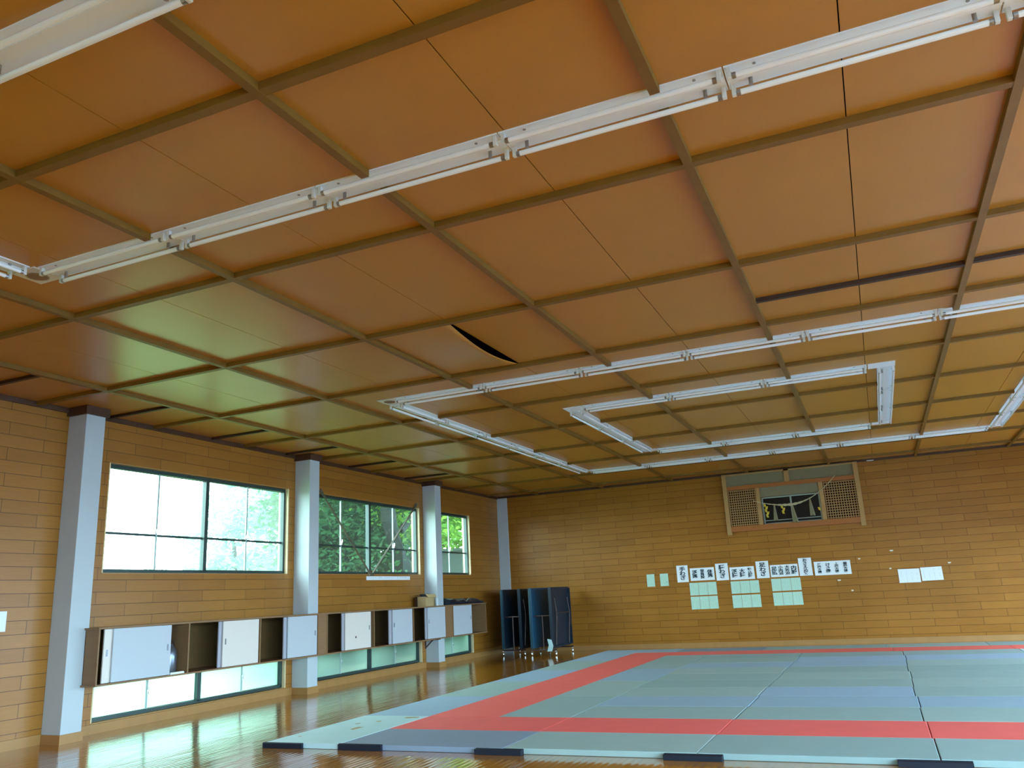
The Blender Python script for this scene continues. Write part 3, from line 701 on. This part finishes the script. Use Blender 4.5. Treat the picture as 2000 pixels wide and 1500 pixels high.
# ------------------------------------------------------------------ folded tables
def folded_table(loc, rz, label, gap, worn):
    r = empty('folding_table', loc, rz); tag(r, label, 'table', 'folded tables in the far left corner')
    L = 1.28; z0, z1 = .17, 1.555
    for s in (-1, 1):
        x = s*gap/2
        hlf = MB().box(x-.011, x+.011, 0, L, z0, z1).build('table_half', m_navyl if (s < 0 and worn) else m_navy, r, bevel=.003)
        o_ = x+s*.011
        a = MB(); t = .055*s; lo, hi = min(o_, o_+t), max(o_, o_+t)
        a.box(lo, hi, .02, .045, z0+.02, z1-.02).box(lo, hi, L-.045, L-.02, z0+.02, z1-.02).box(lo, hi, .02, L-.02, z1-.045, z1-.02).box(lo, hi, .02, L-.02, z0+.02, z0+.045)
        a.box(lo-.0, hi, -.006, .02, z0, z1)
        a.build('apron', m_apron if s < 0 else m_navy, r)
        for y in (.22, L-.22):
            MB().tube([(o_+s*.035, y, z0+.06), (o_+s*.075, y+.03, .95), (o_+s*.045, y, 1.30)], .014, 8).build('leg', m_leg, r)
            MB().tube([(o_+s*.075, y+.03, .95), (o_+s*.05, y+.16, .62)], .009, 8).build('leg_stay', m_leg, r)
        MB().tube([(o_+s*.075, .25, .95), (o_+s*.075, L-.19, .95)], .012, 8).build('crossbar', m_leg, r)
    b = MB()
    for y in (.10, L-.10): b.tube([(-gap/2-.10, y, .125), (gap/2+.10, y, .125)], .017, 8); b.tube([(0, y, .125), (0, y, .92)], .015, 8); b.tube([(-gap/2, y, .90), (gap/2, y, .90)], .013, 8)
    b.tube([(0, .10, .125), (0, L-.10, .125)], .015, 8)
    b.build('base_frame', m_leg, r)
    for x in (-gap/2-.08, gap/2+.08):
        for y in (.10, L-.10):
            c = MB().box(x-.018, x-.013, y-.02, y+.02, .03, .112).box(x+.013, x+.018, y-.02, y+.02, .03, .112).box(x-.018, x+.018, y-.02, y+.02, .100, .112).build('caster', m_chrome, r)
            MB().tube([(x-.011, y, .036), (x+.011, y, .036)], .035, 16).build('wheel', m_chrome, c, smooth=True)
    return r
folded_table((.86, 15.86, 0), math.radians(2), 'dark navy folded rolling table, left one nearest the window wall', .40, False)
folded_table((1.70, 15.70, 0), math.radians(-1), 'blue folded rolling table with worn surface, right one nearest the mats', .46, True)
b = MB(); b.v = [(1.83, 15.67, .10), (1.95, 15.66, .10), (1.99, 15.665, .22), (1.95, 15.67, .36), (1.84, 15.68, .38), (1.88, 15.66, .24)]; b.f = [(0, 1, 2, 5), (5, 2, 3, 4)]
o = b.build('hanging_cloth', mat('pale_cloth', (.42, .60, .62), .8)); sm_ = o.modifiers.new('s', 'SOLIDIFY'); sm_.thickness = .012; tag(o, 'small crumpled pale blue cloth hanging off the right folded table', 'cloth')

# ------------------------------------------------------------------ mats
MT = .052
def judo_mat(x0, x1, y0, y1, m, label, g=.002, jz=0):
    b = MB().box(x0+g, x1-g, y0+g, y1-g, .001, MT+jz).build('judo_mat', m, bevel=.006)
    return tag(b, label, 'mat', 'judo mats laid over the floor')
rnd = random.Random(11)
o = judo_mat(3.11, 4.02, 4.40, 6.235, m_palet, 'pale green judo mat with tan stains at the near left corner')
m_stain = mat('tan_stain', (.42, .36, .20), .8)
for cx_, cy_, a_, b_ in ((3.86, 6.10, .12, .06), (3.62, 5.30, .05, .13), (3.60, 5.80, .04, .05), (3.42, 5.62, .03, .05), (3.28, 4.75, .02, .03)):
    st = MB(); K = 12
    for k in range(K):
        w = 2*PI*k/K; q = rnd.uniform(.6, 1.1); st.v.append((cx_+a_*q*math.cos(w), cy_+b_*q*math.sin(w), MT+.0012))
    st.f.append(tuple(range(K))); st.build('stain', m_stain, o)
XS = [4.03, 5.83, 7.625, 9.40, 11.22, 13.05]
for i in range(5):
    sh = [0, 0, -.02, .03, .05, .0]
    judo_mat(XS[i]+sh[i], XS[i+1]+sh[i+1]-(.003 if i == 2 else 0), 4.43+(-.02 if i == 0 else .0), 5.33, m_slate if i == 0 else m_teal[i % 3], '%s judo mat, %s from the left in the front edge row' % ('slate blue' if i == 0 else 'grey-green', ORD[i]), .003)
    judo_mat(XS[i]+sh[i]*.5, XS[i+1]+sh[i+1]*.5, 5.33, 6.24, m_red[1], 'red judo mat, %s from the left in the near red band' % ORD[i], .003)
yy = 6.24
for k in range(5):
    judo_mat(3.12, 4.03, yy, yy+1.82, [m_blue[0], m_teal[1]][k % 2], '%s judo mat, %s from the front along the left edge' % (['pale blue', 'pale teal'][k % 2], ORD[k]))
    judo_mat(4.03, 4.94, yy, yy+1.82, m_red[0], 'red judo mat, %s from the front in the left red band' % ORD[k])
    if k < 4: judo_mat(4.94, 5.82, yy, yy+1.82, [m_teal[0], m_teal[1], m_blue[1], m_teal[0]][k], 'judo mat just inside the left red band, %s from the front' % ORD[k])
    if k < 4:
        judo_mat(11.25, 12.15, yy, yy+1.82, m_palet if k == 3 else m_teal[1], 'judo mat just inside the right red band, %s from the front' % ORD[k])
        judo_mat(12.16, 13.06, yy, yy+1.82, m_red[0], 'red judo mat, %s from the front in the right red band' % ORD[k])
    yy += 1.82
judo_mat(4.94, 5.82, 13.52, 14.43, m_teal[0], 'half-length grey-green mat at the far end inside the left red band')
judo_mat(11.25, 12.15, 13.52, 14.43, m_palet, 'half-length pale green mat at the far right inside the red band')
colr = [[0, 0, 1], [4, 4, 4], [1, 3, 0], [2, 0, 1], [0, 1, 0], [1, 2, 2], [4, 4, 1], [0, 3, 3], [2, 2, 0]]
pal = m_teal+m_blue; nm_ = ['grey-green', 'grey-green', 'dark grey-green', 'blue', 'dull blue']
for j in range(9):
    y = 6.24+.91*j
    wob = .012*math.sin(j*2.1)
    for i, (a, c) in enumerate(((5.83, 7.622), (7.63, 9.387), (9.392, 11.24))):
        aa = a+(wob if i else 0); cc = c+(wob if i < 2 else 0)
        judo_mat(aa, cc, y, y+.91, pal[colr[j][i]], '%s judo mat in the %s row behind the near red band, %s column inside' % (nm_[colr[j][i]], ORD[j], ['left', 'middle', 'right'][i]), .0022, rnd.uniform(0, .0015))
XB = [4.94, 5.82, 7.42, 9.22, 11.2, 13.05]
for i in range(5): judo_mat(XB[i], XB[i+1], 14.43, 15.34, m_red[0], 'red judo mat, %s from the left in the far red band' % ORD[i], .003)
XB = [3.12, 4.94, 6.75, 7.40, 9.15, 10.9, 12.6, 13.98]
for i in range(7): judo_mat(XB[i], XB[i+1], 15.345, 16.25, m_blue[0] if i == 0 else (m_slate if i == 1 else m_teal[i % 3]), 'judo mat, %s from the left in the last row by the back wall' % ORD[i], .003)
for k in range(6): judo_mat(13.07, 13.98, 4.43+1.82*k, 6.25+1.82*k-(0 if k < 5 else .01), m_teal[k % 3], 'judo mat, %s from the front along the right edge' % ORD[k])
for i, (a, c, y, h_, d) in enumerate(((3.10, 3.60, 4.40, .050, .03), (4.035, 4.54, 4.41, .055, .03), (5.56, 6.03, 4.43, .045, .07), (7.33, 7.82, 4.43, .042, .07), (9.13, 9.64, 4.43, .042, .07))):
    b = MB().box(a, c, y-d, y, 0, h_).box(a, c, y-d*.6, y, h_, h_+.004)
    tag(b.build('mat_stopper', m_navyrub, bevel=.003), 'black rubber stopper block against the front mat edge, %s from the left' % ORD[i], 'stopper', 'rubber stoppers along the front mats')

# ------------------------------------------------------------------ outdoors
struct(MB().box(RX+.3, 80, -60, 80, -.5, -.42).box(-3, RX+.3, -60, YF-.3, -.5, -.42).build('light_bounce_paving', m_pave))  # unseen paving added to bounce cooler light into the hall
tag(MB().box(-60, 80, -60, 80, -.6, -.5).build('lawn', m_lawn), 'green grass ground outside the windows', 'grass', kind='stuff')
tag(MB().box(-26, 6, 25.0, 25.4, -.5, 3.15).box(-26, 6, 24.95, 25.45, 3.15, 3.25).build('garden_wall', m_conc), 'pale concrete retaining wall outside beyond the trees', 'wall')
def foliage(blobs, n, size, m, parent, seed, sp=.30):
    rg = np.random.default_rng(seed); C = []
    tot = sum(b_[3]*b_[4]*b_[5] for b_ in blobs)
    for (x, y, z, a, b_, c_) in blobs:
        k = max(3, int(n*(a*b_*c_)/tot)); kc = max(2, k//45)
        d = rg.normal(size=(kc, 3)); d /= np.linalg.norm(d, axis=1)[:, None]; rad_ = rg.uniform(.35, 1, kc)**.5
        cen = d*rad_[:, None]*[a, b_, c_]+[x, y, z]
        idx = rg.integers(0, kc, k); C.append(cen[idx]+rg.normal(size=(k, 3))*[sp, sp, sp*.6])
    P = np.concatenate(C); N = len(P)
    u = rg.normal(size=(N, 3)); u[:, 2] *= .5; u /= np.linalg.norm(u, axis=1)[:, None]
    w = rg.normal(size=(N, 3)); v = np.cross(u, w); v /= np.linalg.norm(v, axis=1)[:, None]
    s = rg.uniform(.6, 1.2, N)[:, None]*size
    nn = np.cross(u, v)*s*.12
    V = np.empty((N, 4, 3)); V[:, 0] = P-u*s; V[:, 1] = P+v*s*.45+nn; V[:, 2] = P+u*s; V[:, 3] = P-v*s*.45+nn
    me = bpy.data.meshes.new('foliage'); me.from_pydata(V.reshape(-1, 3).tolist(), [], np.arange(N*4).reshape(-1, 4).tolist()); me.update()
    return new_obj('foliage', me, parent, m)
def tree(loc, trunk, branches, blobs, n, size, m, label, seed):
    r = empty('broadleaf_tree', loc); tag(r, label, 'tree', 'trees outside the windows')
    MB().tube([t[:3] for t in trunk], [t[3] for t in trunk], 10).build('trunk', m_bark, r, smooth=True)
    for br in branches: MB().tube([t[:3] for t in br], [t[3] for t in br], 7).build('branch', m_bark, r, smooth=True)
    foliage(blobs, n, size, m, r, seed); return r
for k, (hx, hy, hw) in enumerate(((-1.25, 8.4, .85), (-.95, 10.3, 1.05), (-.95, 12.3, 1.05), (-.95, 14.4, 1.1))):
    r = empty('garden_shrub', (hx, hy, -.5)); tag(r, 'dark green shrub outside below the windows, %s from the front of the row' % ORD[k], 'shrub', 'shrubs under the windows')
    MB().tube([(0, 0, 0), (0, .03, .5), (.02, 0, 1.0)], [.05, .04, .02], 7).build('stem', m_bark, r)
    foliage([(0, 0, 1.0, .42, hw, 1.0)], 9000, .07, m_leaf, r, 40+k, .08)
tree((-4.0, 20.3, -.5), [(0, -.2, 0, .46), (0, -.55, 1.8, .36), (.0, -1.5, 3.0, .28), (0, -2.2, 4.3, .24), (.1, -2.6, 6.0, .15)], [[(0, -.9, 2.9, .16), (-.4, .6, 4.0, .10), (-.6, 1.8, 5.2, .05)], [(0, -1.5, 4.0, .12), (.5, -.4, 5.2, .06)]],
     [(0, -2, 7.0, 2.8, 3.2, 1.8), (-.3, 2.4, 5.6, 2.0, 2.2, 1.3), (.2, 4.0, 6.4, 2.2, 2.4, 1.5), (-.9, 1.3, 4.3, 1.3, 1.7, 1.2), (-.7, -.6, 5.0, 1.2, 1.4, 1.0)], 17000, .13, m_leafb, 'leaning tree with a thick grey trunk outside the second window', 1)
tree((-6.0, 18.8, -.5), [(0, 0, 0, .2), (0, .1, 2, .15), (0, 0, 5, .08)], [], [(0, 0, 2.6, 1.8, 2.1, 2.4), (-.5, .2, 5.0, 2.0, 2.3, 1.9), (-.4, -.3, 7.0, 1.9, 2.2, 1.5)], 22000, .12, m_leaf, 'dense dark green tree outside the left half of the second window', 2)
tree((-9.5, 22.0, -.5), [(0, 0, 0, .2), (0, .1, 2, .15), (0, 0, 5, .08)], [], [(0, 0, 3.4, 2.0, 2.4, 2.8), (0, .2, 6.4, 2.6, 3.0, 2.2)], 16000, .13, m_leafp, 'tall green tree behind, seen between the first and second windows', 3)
tree((-14.0, 22.6, -.5), [(0, 0, 0, .2), (0, .1, 2, .15), (0, 0, 4.5, .08)], [], [(0, 0, 3.6, 2.6, 3.2, 2.8), (.5, 1.0, 6.6, 2.0, 2.4, 1.8)], 7000, .15, m_leafp, 'glare-paled tree outside the right half of the first window', 4)
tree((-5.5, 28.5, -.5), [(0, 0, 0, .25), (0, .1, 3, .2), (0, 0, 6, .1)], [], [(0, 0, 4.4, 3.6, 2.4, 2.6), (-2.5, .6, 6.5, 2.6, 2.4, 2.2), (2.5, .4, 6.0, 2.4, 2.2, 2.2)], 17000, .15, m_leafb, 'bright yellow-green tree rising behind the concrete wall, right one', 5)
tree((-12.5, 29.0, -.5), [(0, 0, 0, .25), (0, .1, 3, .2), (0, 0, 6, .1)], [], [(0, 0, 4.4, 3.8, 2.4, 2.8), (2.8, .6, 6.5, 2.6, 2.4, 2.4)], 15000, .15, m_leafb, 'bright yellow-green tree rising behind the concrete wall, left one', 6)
